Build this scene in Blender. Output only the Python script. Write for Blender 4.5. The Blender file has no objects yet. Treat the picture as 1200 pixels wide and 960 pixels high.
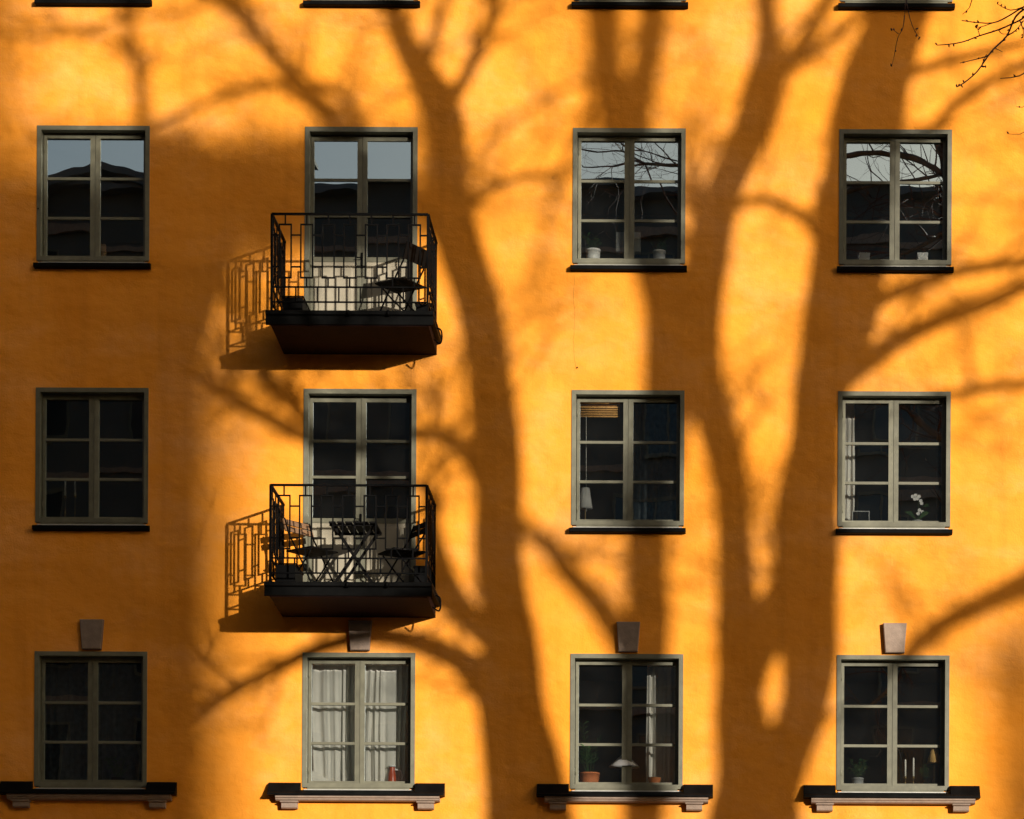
import bpy, math, random
from mathutils import Vector, Matrix, noise
R = random.Random(7)
sc = bpy.context.scene
col = sc.collection

# ------------------------------------------------------------------ camera
D = 33.0                       # metres from the camera to the facade (plane Y = 0)
CX, CZ = 2.2, 1.6              # where the camera stands, eye height
ROLL = 0.0047
cam = bpy.data.cameras.new('camera'); camo = bpy.data.objects.new('camera', cam); col.objects.link(camo)
camo.location = (CX, -D, CZ); camo.rotation_euler = (math.pi/2, -ROLL, 0)
cam.sensor_width = 36; cam.lens = 36*D/12.0
cam.shift_x = (600-820)/1200; cam.shift_y = (1350-480)/1200   # architectural shift lens
cam.clip_end = 2000; cam.clip_start = .5
sc.camera = camo
sc.render.resolution_x = 1024; sc.render.resolution_y = 819

# ------------------------------------------------------------------ sky, sun, exposure
SUN = Vector((-.66, 1.0, -.225))          # direction the sunlight travels
el = math.atan2(.225, math.hypot(.66, 1)); az = math.atan2(.66, -1.0)   # azimuth from +Y towards +X
w = bpy.data.worlds.new('World'); sc.world = w; w.use_nodes = True
nt = w.node_tree; bg = nt.nodes['Background']
sky = nt.nodes.new('ShaderNodeTexSky'); sky.sky_type = 'NISHITA'; sky.sun_disc = False
sky.sun_elevation = el; sky.sun_rotation = az; sky.air_density = 1.0; sky.dust_density = 5.0; sky.ozone_density = 1.4
nt.links.new(sky.outputs[0], bg.inputs[0]); bg.inputs[1].default_value = .08
sl = bpy.data.lights.new('sun', 'SUN'); sl.energy = 4.6; sl.angle = math.radians(.65); sl.color = (1, .92, .82)
so = bpy.data.objects.new('sun', sl); col.objects.link(so); so.location = (30, -40, 30)
so.rotation_euler = SUN.to_track_quat('-Z', 'Y').to_euler()
vs = sc.view_settings; vs.view_transform = 'Standard'; vs.look = 'None'; vs.exposure = 0.68; vs.gamma = 1
vs.use_curve_mapping = False
sc.cycles.max_bounces = 8; sc.cycles.transparent_max_bounces = 24

# ------------------------------------------------------------------ helpers
def W(px, py, Y=0.0):
    """a point of the photograph, taken to lie on the plane Y, as a place in metres"""
    f = 100*D/(D+Y); dx, dy = px-820, py-1350
    return Vector((CX+(dx+dy*ROLL)/f, Y, CZ-(dy-dx*ROLL)/f))

class MB:
    def __init__(s): s.v = []; s.f = []; s.smooth = []
    def add(s, vs, fs, smooth=False):
        o = len(s.v); s.v += [tuple(p) for p in vs]; s.f += [tuple(i+o for i in f) for f in fs]; s.smooth += [smooth]*len(fs); return s
    def box(s, x0, x1, y0, y1, z0, z1, M=None):
        p = [Vector(q) for q in ((x0,y0,z0),(x1,y0,z0),(x1,y1,z0),(x0,y1,z0),(x0,y0,z1),(x1,y0,z1),(x1,y1,z1),(x0,y1,z1))]
        if M: p = [M @ q for q in p]
        return s.add(p, [(0,3,2,1),(4,5,6,7),(0,1,5,4),(1,2,6,5),(2,3,7,6),(3,0,4,7)])
    def cbox(s, x0, x1, y0, y1, z0, z1, c=.006):
        """box whose long edges towards the viewer are chamfered"""
        poly = [(x0,y1),(x0,y0+c),(x0+c,y0),(x1-c,y0),(x1,y0+c),(x1,y1)]
        return s.prism([(x,y) for x,y in poly], z0, z1)
    def prism(s, poly, z0, z1):
        n = len(poly); a = [(x,y,z0) for x,y in poly]+[(x,y,z1) for x,y in poly]
        return s.add(a, [tuple(range(n-1,-1,-1)), tuple(range(n,2*n))]+[(i,(i+1)%n,n+(i+1)%n,n+i) for i in range(n)])
    def prismx(s, poly, x0, x1):
        """profile in (y, z) swept along x"""
        n = len(poly); a = [(x0,y,z) for y,z in poly]+[(x1,y,z) for y,z in poly]
        return s.add(a, [tuple(range(n)), tuple(range(2*n-1,n-1,-1))]+[(i,n+i,n+(i+1)%n,(i+1)%n) for i in range(n)])
    def prismy(s, poly, y0, y1):
        """outline in (x, z) swept along y"""
        n = len(poly); a = [(x,y0,z) for x,z in poly]+[(x,y1,z) for x,z in poly]
        return s.add(a, [tuple(range(n)), tuple(range(2*n-1,n-1,-1))]+[(i,n+i,n+(i+1)%n,(i+1)%n) for i in range(n)])
    def tube(s, pts, rad, n=8, smooth=True):
        pts = [Vector(p) for p in pts]
        if not hasattr(rad, '__len__'): rad = [rad]*len(pts)
        vs = []; prev = None
        for i, p in enumerate(pts):
            d = (pts[min(i+1,len(pts)-1)]-pts[max(i-1,0)])
            if d.length < 1e-9: d = Vector((0,0,1))
            d.normalize()
            if prev is None:
                a = d.orthogonal().normalized()
            else:
                a = prev-d*prev.dot(d)
                a = a.normalized() if a.length > 1e-6 else d.orthogonal().normalized()
            prev = a; b = d.cross(a)
            for k in range(n):
                t = 2*math.pi*k/n
                vs.append(p+(a*math.cos(t)+b*math.sin(t))*rad[i])
        m = len(pts)
        fs = [(i*n+k, i*n+(k+1)%n, (i+1)*n+(k+1)%n, (i+1)*n+k) for i in range(m-1) for k in range(n)]
        fs += [tuple(range(n-1,-1,-1)), tuple((m-1)*n+k for k in range(n))]
        return s.add(vs, fs, smooth)
    def bar(s, a, b, wdt=.014, dep=None):
        a, b = Vector(a), Vector(b); d = (b-a); L = d.length
        q = d.to_track_quat('Z', 'Y').to_matrix().to_4x4()
        h = wdt/2; g = (dep or wdt)/2
        return s.box(-h, h, -g, g, 0, L, Matrix.Translation(a) @ q)
    def lathe(s, prof, c=(0,0,0), n=20, smooth=True):
        vs = []; m = len(prof)
        for r, z in prof:
            for k in range(n):
                t = 2*math.pi*k/n; vs.append((c[0]+r*math.cos(t), c[1]+r*math.sin(t), c[2]+z))
        fs = [(i*n+k, i*n+(k+1)%n, (i+1)*n+(k+1)%n, (i+1)*n+k) for i in range(m-1) for k in range(n)]
        if prof[0][0] > 1e-4: fs.append(tuple(range(n-1,-1,-1)))
        return s.add(vs, fs, smooth)
    def leaf(s, base, tip, wdt, up=Vector((0,0,1)), bend=.15):
        base, tip = Vector(base), Vector(tip); d = tip-base; sd = d.cross(up)
        sd = sd.normalized() if sd.length > 1e-5 else d.orthogonal().normalized()
        mid = base.lerp(tip, .5)+Vector((0,0,1))*d.length*bend
        return s.add([base, mid+sd*wdt/2, tip, mid-sd*wdt/2], [(0,1,2),(0,2,3)])
    def mesh(s, name, mat):
        me = bpy.data.meshes.new(name); me.from_pydata(s.v, [], s.f)
        me.polygons.foreach_set('use_smooth', s.smooth); me.update()
        if mat: me.materials.append(mat)
        return me
    def build(s, name, mat, parent=None, loc=(0,0,0), rz=0):
        return inst(name, s.mesh(name, mat), parent, loc, rz)

def inst(name, me, parent=None, loc=(0,0,0), rz=0):
    o = bpy.data.objects.new(name, me); col.objects.link(o); o.parent = parent
    o.location = loc; o.rotation_euler = (0,0,rz); return o
def thing(name, label, cat, loc=(0,0,0), rz=0, group=None):
    return tag(inst(name, None, None, loc, rz), label, cat, group)
def tag(o, label, cat, group=None):
    o['label'] = label; o['category'] = cat
    if group: o['group'] = group
    return o

def smoothpath(pts, k=4):
    """Catmull-Rom through rows of numbers"""
    out = []; n = len(pts)
    for i in range(n-1):
        p0, p1, p2, p3 = pts[max(i-1,0)], pts[i], pts[i+1], pts[min(i+2,n-1)]
        for j in range(k):
            t = j/k
            out.append([.5*(2*b+(c-a)*t+(2*a-5*b+4*c-d)*t*t+(3*b-a-3*c+d)*t**3) for a,b,c,d in zip(p0,p1,p2,p3)])
    out.append(list(pts[-1])); return out

# ------------------------------------------------------------------ materials
def mat(name, c, rough=.6, metal=0, spec=.4, var=0, vscale=4, bump=0, bscale=60, c2=None, trans=0):
    m = bpy.data.materials.new(name); m.use_nodes = True; n = m.node_tree.nodes; L = m.node_tree.links
    b = n['Principled BSDF']; b.inputs['Base Color'].default_value = (*c, 1); b.inputs['Roughness'].default_value = rough
    b.inputs['Metallic'].default_value = metal; b.inputs['Specular IOR Level'].default_value = spec
    if var or bump or c2:
        tc = n.new('ShaderNodeTexCoord')
    if var or c2:
        nz = n.new('ShaderNodeTexNoise'); nz.inputs['Scale'].default_value = vscale; nz.inputs['Detail'].default_value = 6
        L.new(tc.outputs['Object'], nz.inputs['Vector'])
        rp = n.new('ShaderNodeValToRGB'); rp.color_ramp.elements[0].position = .3; rp.color_ramp.elements[1].position = .7
        a = tuple(x*(1-var) for x in c); d = c2 or tuple(min(1, x*(1+var)) for x in c)
        rp.color_ramp.elements[0].color = (*a, 1); rp.color_ramp.elements[1].color = (*d, 1)
        L.new(nz.outputs['Fac'], rp.inputs[0]); L.new(rp.outputs[0], b.inputs['Base Color'])
    if bump:
        nb = n.new('ShaderNodeTexNoise'); nb.inputs['Scale'].default_value = bscale; nb.inputs['Detail'].default_value = 5
        L.new(tc.outputs['Object'], nb.inputs['Vector'])
        bp = n.new('ShaderNodeBump'); bp.inputs['Strength'].default_value = bump; bp.inputs['Distance'].default_value = .01
        L.new(nb.outputs['Fac'], bp.inputs['Height']); L.new(bp.outputs[0], b.inputs['Normal'])
    if trans:
        out = n['Material Output']; mx = n.new('ShaderNodeMixShader'); tr = n.new('ShaderNodeBsdfTranslucent')
        tr.inputs[0].default_value = (*c, 1); mx.inputs[0].default_value = trans
        L.new(b.outputs[0], mx.inputs[1]); L.new(tr.outputs[0], mx.inputs[2]); L.new(mx.outputs[0], out.inputs[0])
    return m

def plaster():
    m = bpy.data.materials.new('ochre_plaster'); m.use_nodes = True; n = m.node_tree.nodes; L = m.node_tree.links
    b = n['Principled BSDF']; b.inputs['Roughness'].default_value = .82; b.inputs['Specular IOR Level'].default_value = .25
    tc = n.new('ShaderNodeTexCoord')
    mp = n.new('ShaderNodeMapping'); mp.inputs['Scale'].default_value = (.5, 1, .75); L.new(tc.outputs['Object'], mp.inputs[0])
    n1 = n.new('ShaderNodeTexNoise'); n1.inputs['Scale'].default_value = 1.3; n1.inputs['Detail'].default_value = 7; n1.inputs['Roughness'].default_value = .6
    L.new(mp.outputs[0], n1.inputs[0])
    rp = n.new('ShaderNodeValToRGB'); e = rp.color_ramp.elements
    e[0].position = .28; e[0].color = (.76, .248, .006, 1); e[1].position = .72; e[1].color = (.82, .350, .085, 1)
    mid = rp.color_ramp.elements.new(.5); mid.color = (.79, .288, .024, 1)
    nB = n.new('ShaderNodeTexNoise'); nB.inputs['Scale'].default_value = 5.5; nB.inputs['Detail'].default_value = 8; nB.inputs['Roughness'].default_value = .65
    L.new(mp.outputs[0], nB.inputs[0])
    mxn = n.new('ShaderNodeMix'); mxn.inputs[0].default_value = .3; L.new(n1.outputs['Fac'], mxn.inputs[2]); L.new(nB.outputs['Fac'], mxn.inputs[3])
    L.new(mxn.outputs[0], rp.inputs[0])
    # faint rain streaks and dirt
    mp2 = n.new('ShaderNodeMapping'); mp2.inputs['Scale'].default_value = (5, 1, .22); L.new(tc.outputs['Object'], mp2.inputs[0])
    n2 = n.new('ShaderNodeTexNoise'); n2.inputs['Scale'].default_value = 1.0; n2.inputs['Detail'].default_value = 5; L.new(mp2.outputs[0], n2.inputs[0])
    r2 = n.new('ShaderNodeValToRGB'); f = r2.color_ramp.elements
    f[0].position = .30; f[0].color = (.90,.88,.86,1); f[1].position = .5; f[1].color = (1,1,1,1)
    L.new(n2.outputs['Fac'], r2.inputs[0])
    mx = n.new('ShaderNodeMix'); mx.data_type = 'RGBA'; mx.blend_type = 'MULTIPLY'; mx.inputs[0].default_value = .8
    L.new(rp.outputs[0], mx.inputs[6]); L.new(r2.outputs[0], mx.inputs[7]); L.new(mx.outputs[2], b.inputs['Base Color'])
    # trowelled relief: fine grain over slow waves
    n3 = n.new('ShaderNodeTexNoise'); n3.inputs['Scale'].default_value = 45; n3.inputs['Detail'].default_value = 6; L.new(tc.outputs['Object'], n3.inputs[0])
    n4 = n.new('ShaderNodeTexNoise'); n4.inputs['Scale'].default_value = 1.6; n4.inputs['Detail'].default_value = 4; L.new(mp.outputs[0], n4.inputs[0])
    b1 = n.new('ShaderNodeBump'); b1.inputs['Strength'].default_value = .4; b1.inputs['Distance'].default_value = .012; L.new(n3.outputs['Fac'], b1.inputs['Height'])
    b2 = n.new('ShaderNodeBump'); b2.inputs['Strength'].default_value = .8; b2.inputs['Distance'].default_value = .16; L.new(n4.outputs['Fac'], b2.inputs['Height'])
    L.new(b1.outputs[0], b2.inputs['Normal']); L.new(b2.outputs[0], b.inputs['Normal'])
    return m

def glass():
    m = bpy.data.materials.new('window_glass'); m.use_nodes = True; n = m.node_tree.nodes; L = m.node_tree.links
    n.remove(n['Principled BSDF']); out = n['Material Output']
    tr = n.new('ShaderNodeBsdfTransparent'); tr.inputs[0].default_value = (.97,.985,.975,1)
    gl = n.new('ShaderNodeBsdfGlossy'); gl.inputs['Roughness'].default_value = 0; gl.inputs[0].default_value = (.84,.98,1,1)
    lw = n.new('ShaderNodeLayerWeight'); lw.inputs[0].default_value = .5
    pw = n.new('ShaderNodeMath'); pw.operation = 'POWER'; pw.inputs[1].default_value = 4; L.new(lw.outputs['Facing'], pw.inputs[0])
    fr = n.new('ShaderNodeMath'); fr.operation = 'MULTIPLY_ADD'; fr.inputs[1].default_value = .6; fr.inputs[2].default_value = .5; L.new(pw.outputs[0], fr.inputs[0])
    geo = n.new('ShaderNodeNewGeometry'); inv = n.new('ShaderNodeMath'); inv.operation = 'SUBTRACT'; inv.inputs[0].default_value = 1; L.new(geo.outputs['Backfacing'], inv.inputs[1])
    f2 = n.new('ShaderNodeMath'); f2.operation = 'MULTIPLY'; L.new(fr.outputs[0], f2.inputs[0]); L.new(inv.outputs[0], f2.inputs[1]); fr = f2
    tc = n.new('ShaderNodeTexCoord'); nz = n.new('ShaderNodeTexNoise'); nz.inputs['Scale'].default_value = 2.2; nz.inputs['Detail'].default_value = 1
    L.new(tc.outputs['Object'], nz.inputs[0])
    bp = n.new('ShaderNodeBump'); bp.inputs['Strength'].default_value = .13; bp.inputs['Distance'].default_value = .004
    L.new(nz.outputs['Fac'], bp.inputs['Height']); L.new(bp.outputs[0], gl.inputs['Normal'])
    mx = n.new('ShaderNodeMixShader'); L.new(fr.outputs[0], mx.inputs[0]); L.new(tr.outputs[0], mx.inputs[1]); L.new(gl.outputs[0], mx.inputs[2])
    df = n.new('ShaderNodeBsdfDiffuse'); df.inputs[0].default_value = (.7,.68,.62,1)
    nd = n.new('ShaderNodeTexNoise'); nd.inputs['Scale'].default_value = 3.2; nd.inputs['Detail'].default_value = 6; L.new(tc.outputs['Object'], nd.inputs[0])
    mr = n.new('ShaderNodeMapRange'); mr.inputs[1].default_value = .35; mr.inputs[2].default_value = .75; mr.inputs[3].default_value = .001; mr.inputs[4].default_value = .005; L.new(nd.outputs['Fac'], mr.inputs[0])
    m2 = n.new('ShaderNodeMixShader'); L.new(mr.outputs[0], m2.inputs[0]); L.new(mx.outputs[0], m2.inputs[1]); L.new(df.outputs[0], m2.inputs[2])
    L.new(m2.outputs[0], out.inputs[0]); return m

def vary(m, amt):
    n = m.node_tree.nodes; L = m.node_tree.links; b = n['Principled BSDF']; src = b.inputs['Base Color'].links[0].from_socket
    oi = n.new('ShaderNodeObjectInfo'); mr = n.new('ShaderNodeMapRange'); mr.inputs[3].default_value = 1-amt; mr.inputs[4].default_value = 1+amt
    L.new(oi.outputs['Random'], mr.inputs[0]); hs = n.new('ShaderNodeHueSaturation'); L.new(mr.outputs[0], hs.inputs['Value']); L.new(src, hs.inputs['Color']); L.new(hs.outputs[0], b.inputs['Base Color'])
M = dict(
 plaster=plaster(), glass=glass(),
 frame=mat('window_paint', (.125,.120,.080), .5, var=.16, vscale=9, bump=.1, bscale=30),
 panel=mat('door_panel_paint', (.30,.265,.19), .5, var=.08, vscale=5),
 zinc=mat('zinc_strip', (.45,.44,.40), .38, metal=.3, var=.12, vscale=14),
 sheet=mat('black_sheet_metal', (.0035,.0035,.0033), .6, spec=.05, var=.5, vscale=6, bump=.15, bscale=18),
 stone=mat('sandstone', (.235,.172,.128), .85, var=.16, vscale=12, bump=.35, bscale=55),
 iron=mat('black_iron', (.0022,.0022,.0022), .6, spec=.05, var=.3, vscale=20),
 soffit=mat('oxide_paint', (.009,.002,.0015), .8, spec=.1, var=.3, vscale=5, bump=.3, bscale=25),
 conc=mat('balcony_floor', (.08,.075,.07), .85, var=.2, vscale=6),
 room=mat('room_paint', (.04,.042,.04), .9, var=.1, vscale=2),
 room2=mat('pale_room_paint', (.10,.098,.085), .9, var=.15, vscale=1.2), roomfloor=mat('room_floor', (.04,.028,.02), .5, var=.2, vscale=3),
 innersill=mat('inner_sill', (.2,.19,.16), .5, var=.06),
 white=mat('white_ceramic', (.78,.77,.74), .35, var=.04), grey=mat('grey_ceramic', (.35,.35,.34), .4, var=.05),
 terra=mat('terracotta', (.55,.17,.055), .7, var=.15, vscale=20), tan=mat('tan_card', (.45,.27,.13), .7, var=.1),
 shade=mat('lamp_shade', (.72,.71,.68), .8, trans=.35, var=.04), shadetan=mat('beige_lamp_shade', (.85,.55,.20), .8, trans=.3, var=.05),
 brass=mat('lamp_brass', (.30,.21,.09), .35, metal=.8), candle=mat('candle_wax', (.80,.79,.72), .5), dark=mat('dark_plastic', (.003,.003,.003), .6, spec=.05),
 leaf=mat('plant_leaf', (.035,.085,.025), .5, var=.4, vscale=14, trans=.25), petal=mat('orchid_petal', (.85,.83,.80), .6, trans=.3),
 red=mat('red_glaze', (.45,.07,.025), .3, var=.15), curtain=mat('sheer_curtain', (.92,.88,.79), .9, trans=.3, var=.05, vscale=9),
 curtain2=mat('blue_grey_curtain', (.075,.09,.095), .9, trans=.25, var=.55, vscale=16), bamboo=mat('bamboo_slat', (.62,.33,.09), .6, var=.22, vscale=30),
 soil=mat('potting_soil', (.03,.02,.014), .95, var=.3, vscale=30),
 bark=mat('bark', (.05,.045,.04), .9, c2=(.09,.08,.07), var=.3, vscale=7, bump=.6, bscale=25), twig=mat('twig_bark', (.055,.024,.020), .7, var=.25, vscale=25),
 needle=mat('pine_needles', (.035,.065,.025), .7, var=.4, vscale=2),
 asphalt=mat('asphalt', (.05,.05,.05), .9, var=.2, vscale=3, bump=.3, bscale=80), paving=mat('concrete_paving', (.22,.21,.20), .9, var=.15, vscale=2, bump=.2),
 kerb=mat('granite_kerb', (.28,.27,.26), .8, var=.2, vscale=20), ground=mat('winter_grass_ground', (.09,.085,.045), .95, var=.3, vscale=.6, bump=.5, bscale=8),
 farwall=mat('grey_render', (.085,.088,.082), .9, var=.1, vscale=1), farroof=mat('tin_roof', (.12,.13,.135), .5, var=.12, vscale=1.5), fardark=mat('far_window_glass', (.02,.025,.03), .15),
 slat=mat('dark_painted_slat', (.0045,.004,.0035), .6, spec=.06, var=.25, vscale=18), palewood=mat('oiled_slat', (.16,.085,.04), .55, var=.2, vscale=18),
)

vary(M['frame'], .14); vary(M['stone'], .12)
# ------------------------------------------------------------------ ground and street (below the frame)
def sheet(name, x0, x1, y0, y1, z, m):
    o = MB().add([(x0,y0,z),(x1,y0,z),(x1,y1,z),(x0,y1,z)], [(0,1,2,3)]).build(name, M[m]); o['kind'] = 'structure'; return o
sheet('ground', -900, 900, -900, 900, 0, 'ground')
sheet('road', -120, 120, -42, -36, .012, 'asphalt')
for n_, y0, y1 in (('pavement', -3.2, -.02), ('pavement', -44.98, -42)):
    o = MB().box(-120, 120, y0, y1, -.05, .12).build(n_, M['paving']); o['kind'] = 'structure'
o = MB().box(-120, 120, -3.36, -3.205, -.05, .125).build('kerb', M['kerb']); o['kind'] = 'structure'

# ------------------------------------------------------------------ the ochre building
BLD = thing('apartment_building', 'ochre plastered apartment building with grey-green casement windows and two iron balconies', 'building')
COLS = [-8.76, -5.62, -2.48, .66, 3.78, 6.91]; WW = 1.32
ROWS = [16.67, 13.59, 10.52, 7.43]; WH = 1.60
FLOOR = {1: 11.13, 2: 8.05}            # balcony floor levels
BX0, BX1 = -13.0, 12.0; TOPZ = 19.2
openings = []
for ri, zt in enumerate(ROWS):
    for ci, x in enumerate(COLS):
        door = ci == 2 and ri in (1, 2)
        openings.append((ri, ci, x, x+WW, (FLOOR[ri]+.06) if door else zt-WH, zt, door))

def wall_mesh():
    b = MB(); e = .006
    rects = [(x0+e, x1-e, z0+e, z1-e) for _,_,x0,x1,z0,z1,_ in openings]
    xs = sorted({BX0, BX1, *[r[0] for r in rects], *[r[1] for r in rects]})
    zs = sorted({0.0, TOPZ, *[r[2] for r in rects], *[r[3] for r in rects]})
    for i in range(len(xs)-1):
        for j in range(len(zs)-1):
            cx, cz = (xs[i]+xs[i+1])/2, (zs[j]+zs[j+1])/2
            if any(a < cx < c and d < cz < f for a,c,d,f in rects): continue
            b.add([(xs[i],0,zs[j]),(xs[i+1],0,zs[j]),(xs[i+1],0,zs[j+1]),(xs[i],0,zs[j+1])], [(0,1,2,3)])
    for a,c,d,f in rects:
        y = .32
        b.add([(a,0,d),(c,0,d),(c,0,f),(a,0,f),(a,y,d),(c,y,d),(c,y,f),(a,y,f)], [(0,4,5,1),(1,5,6,2),(2,6,7,3),(3,7,4,0)])
    # flanks and back
    b.add([(BX0,0,0),(BX0,0,TOPZ),(BX0,11,TOPZ),(BX0,11,0),(BX1,0,0),(BX1,0,TOPZ),(BX1,11,TOPZ),(BX1,11,0)], [(0,1,2,3),(4,7,6,5),(3,2,6,7)])
    return b
wall_mesh().build('wall', M['plaster'], BLD)
rf = MB().prismx([(-.5,TOPZ+.02),(-.5,TOPZ+.14),(5.5,TOPZ+3.2),(11.5,TOPZ+.14),(11.5,TOPZ+.02)], BX0-.4, BX1+.4).build('roof', M['farroof'], BLD)

# -- window pieces (x to the right from the frame's left edge, z up from its foot)
def ring(b, x0, x1, z0, z1, t, y0, y1, tb=None):
    tb = t if tb is None else tb
    b.box(x0, x1, y0, y1, z1-t, z1); b.box(x0, x1, y0, y1, z0, z0+tb)
    b.box(x0, x0+t, y0, y1, z0+tb, z1-t); b.box(x1-t, x1, y0, y1, z0+tb, z1-t)
    return b
me_frame = ring(MB(), 0, WW, .02, WH, .050, -.010, .17, .05)
me_frame.box(.06, WW-.06, -.004, .17, .0, .0195)
me_frame.box(.640, .680, .116, .17, .07, WH-.055)
me_frame = me_frame.mesh('window', M['frame'])
def casement(w_, h_, barz, inner):
    """one leaf, 0..w_, stiles and rails, its glazing bars come separately; inner = side of the meeting stile"""
    b = MB(); so_, si_ = .035, .056
    l, r = (so_, si_) if inner == 'r' else (si_, so_)
    y0, y1 = .105, .150
    b.box(0, l, y0, y1, 0, h_); b.box(w_-r, w_, y0, y1, 0, h_)
    b.box(l, w_-r, y0+.002, y1-.002, h_-.055, h_); b.box(l, w_-r, y0+.002, y1-.002, 0, .04)
    return b
LW = .600
me_casL = casement(LW, 1.475, None, 'r').mesh('casement', M['frame']); me_casR = casement(LW, 1.475, None, 'l').mesh('casement', M['frame'])
GW = LW-.035-.056
me_gbar = MB().prismx([(.108,-.015),(.113,-.017),(.142,-.017),(.142,.017),(.113,.017),(.108,.015)], 0, GW).mesh('glazing_bar', M['frame'])
def pane_mesh(h): return MB().box(-GW/2-.004, GW/2+.004, -.002, .002, -h/2-.004, h/2+.004).mesh('pane', M['glass'])
me_pane = pane_mesh(.435)
me_flash = MB().prismx([(.098,.003),(-.016,-.012),(-.016,-.002),(.098,.021)], .02, WW-.02).mesh('sill_flashing', M['zinc'])
me_sill = MB()
me_sill.prismx([(.0,-.014),(-.075,-.026),(-.082,-.034),(-.080,-.070),(-.072,-.076),(.0,-.080)], -.022, WW+.022)
me_sill = me_sill.mesh('sill', M['sheet'])
me_isill = MB().box(-.02, WW+.02, .172, .40, .005, .04).mesh('inner_sill', M['innersill'])
def room_mesh(z0, z1):
    b = MB(); x0, x1, y0, y1 = -.85, WW+.85, .322, 4.2
    b.add([(x0,y0,z0),(x1,y0,z0),(x1,y1,z0),(x0,y1,z0),(x0,y0,z1),(x1,y0,z1),(x1,y1,z1),(x0,y1,z1)], [(4,5,6,7),(1,5,6,2),(2,6,7,3),(3,7,4,0),(0,1,2,3)])
    return b.mesh('room', M['room'])
me_room = room_mesh(-.85, 1.98); me_room2 = me_room.copy(); me_room2.materials[0] = M['room2']
def add_panes(par, x0, z0, zc, me=None):
    for k, xa in enumerate((x0+.035, x0+LW+.005+.056)):
        for z in zc:
            p = inst('pane', me or me_pane, par, (xa+GW/2, .125, z0+z))
            p.rotation_euler = (R.gauss(0,.0022), 0, R.gauss(0,.003))
me_hinge = MB().lathe([(.0001,-.04),(.007,-.04),(.007,.04),(.0001,.043)], n=8).mesh('hinge', M['frame'])
def make_window(x, zb, room=True):
    f = inst('window', me_frame, BLD, (x, 0, zb))
    inst('casement', me_casL, f, (.0575, 0, .0705)); inst('casement', me_casR, f, (.0575+LW+.005, 0, .0705))
    for xa in (.0575+.035, .0575+LW+.005+.056):
        for z in (.5535, 1.018): inst('glazing_bar', me_gbar, f, (xa, 0, z))
    for hx in (.062, WW-.062):
        for hz in (.24, 1.36): inst('hinge', me_hinge, f, (hx, .099, hz))
    add_panes(f, .0575, .0, (.3235, .7855, 1.2525))
    inst('sill_flashing', me_flash, f, (0,0,.0)); inst('inner_sill', me_isill, f)
    if room: inst('room', me_room2 if (R.random() < .4 or (abs(x+2.48) < .01 and zb < 7)) else me_room, BLD, (x, 0, zb))
    return f

# -- balcony door
def door_parts(h):
    fr = ring(MB(), 0, WW, 0, h, .055, -.010, .17, .05); fr.box(.640, .680, .116, .17, .05, h-.055)
    zb = h-WH                     # foot of an ordinary window would be here
    def leaf(inner):
        b = casement(LW, h-.125, None, inner); l, r = (.035,.056) if inner == 'r' else (.056,.035)
        b.box(l, LW-r, .107, .148, zb+.0, zb+.055)      # lock rail
        return b.mesh('door_leaf', M['panel'] if False else M['frame'])
    pn = MB(); pn.box(0, GW, .116, .140, .0, zb-.025)
    # raised field with bevelled border
    x0, x1, z0, z1 = .05, GW-.05, .06, zb-.085; y = .116; c = .015
    pn.add([(x0,y-.0005,z0),(x1,y-.0005,z0),(x1,y-.0005,z1),(x0,y-.0005,z1),(x0+c,y-.012,z0+c),(x1-c,y-.012,z0+c),(x1-c,y-.012,z1-c),(x0+c,y-.012,z1-c)],
           [(4,5,6,7),(0,1,5,4),(1,2,6,5),(2,3,7,6),(3,0,4,7)])
    return fr.mesh('balcony_door', M['frame']), leaf('r'), leaf('l'), pn.mesh('door_panel', M['panel']), zb
for ri in (1, 2):
    z0 = FLOOR[ri]+.06; h = ROWS[ri]-z0
    fr, lL, lR, pn, zb = door_parts(h)
    f = inst('balcony_door', fr, BLD, (COLS[2], 0, z0))
    inst('door_leaf', lL, f, (.0575,0,.0555)); inst('door_leaf', lR, f, (.0575+LW+.005,0,.0555))
    for xa in (.0575+.035, .0575+LW+.005+.056):
        for z in (.5935, 1.018): inst('glazing_bar', me_gbar, f, (xa, 0, zb+z))
        inst('door_panel', pn, f, (xa, 0, .096))
    add_panes(f, .0575, zb, (.3435, .8055, 1.2525))
    hd = MB(); hd.box(.648,.672,.092,.105, zb-.02, zb+.16); hd.tube([(.66,.092,zb+.09),(.66,.055,zb+.09),(.60,.05,zb+.09)], .007)
    hd.build('door_handle', M['iron'], f)
    MB().box(0, WW, -.02, .02, -.03, -.001).build('threshold', M['conc'], f)
    inst('room', room_mesh(-.05, h+.35), BLD, (COLS[2], 0, z0))

# -- every other window, the plain dark sills, the moulded ledges of the lowest row
lx0, lx1 = -.385, WW+.355
me_ledge = MB()
for a, c in ((lx0, -.012), (WW+.012, lx1)):
    me_ledge.prismx([(-.004,.075),(-.055,.060),(-.135,-.05),(-.165,-.066),(-.168,-.086),(-.004,-.086)], a, c)
me_ledge.prismx([(-.004,-.010),(-.085,-.024),(-.165,-.066),(-.168,-.086),(-.004,-.086)], -.0125, WW+.0125)
me_ledge = me_ledge.mesh('window_ledge', M['sheet'])
me_mould = MB()
me_mould.prismx([(-.004,-.0865),(-.135,-.0865),(-.132,-.112),(-.115,-.118),(-.108,-.136),(-.085,-.148),(-.004,-.150)], lx0+.09, lx1-.055)
me_mould = me_mould.mesh('moulding', M['stone'])
me_brk = MB(); me_brk.prismx([(-.004,-.1505),(-.112,-.1505),(-.108,-.17),(-.092,-.176),(-.088,-.225),(-.070,-.238),(-.004,-.238)], 0, .185)
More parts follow.
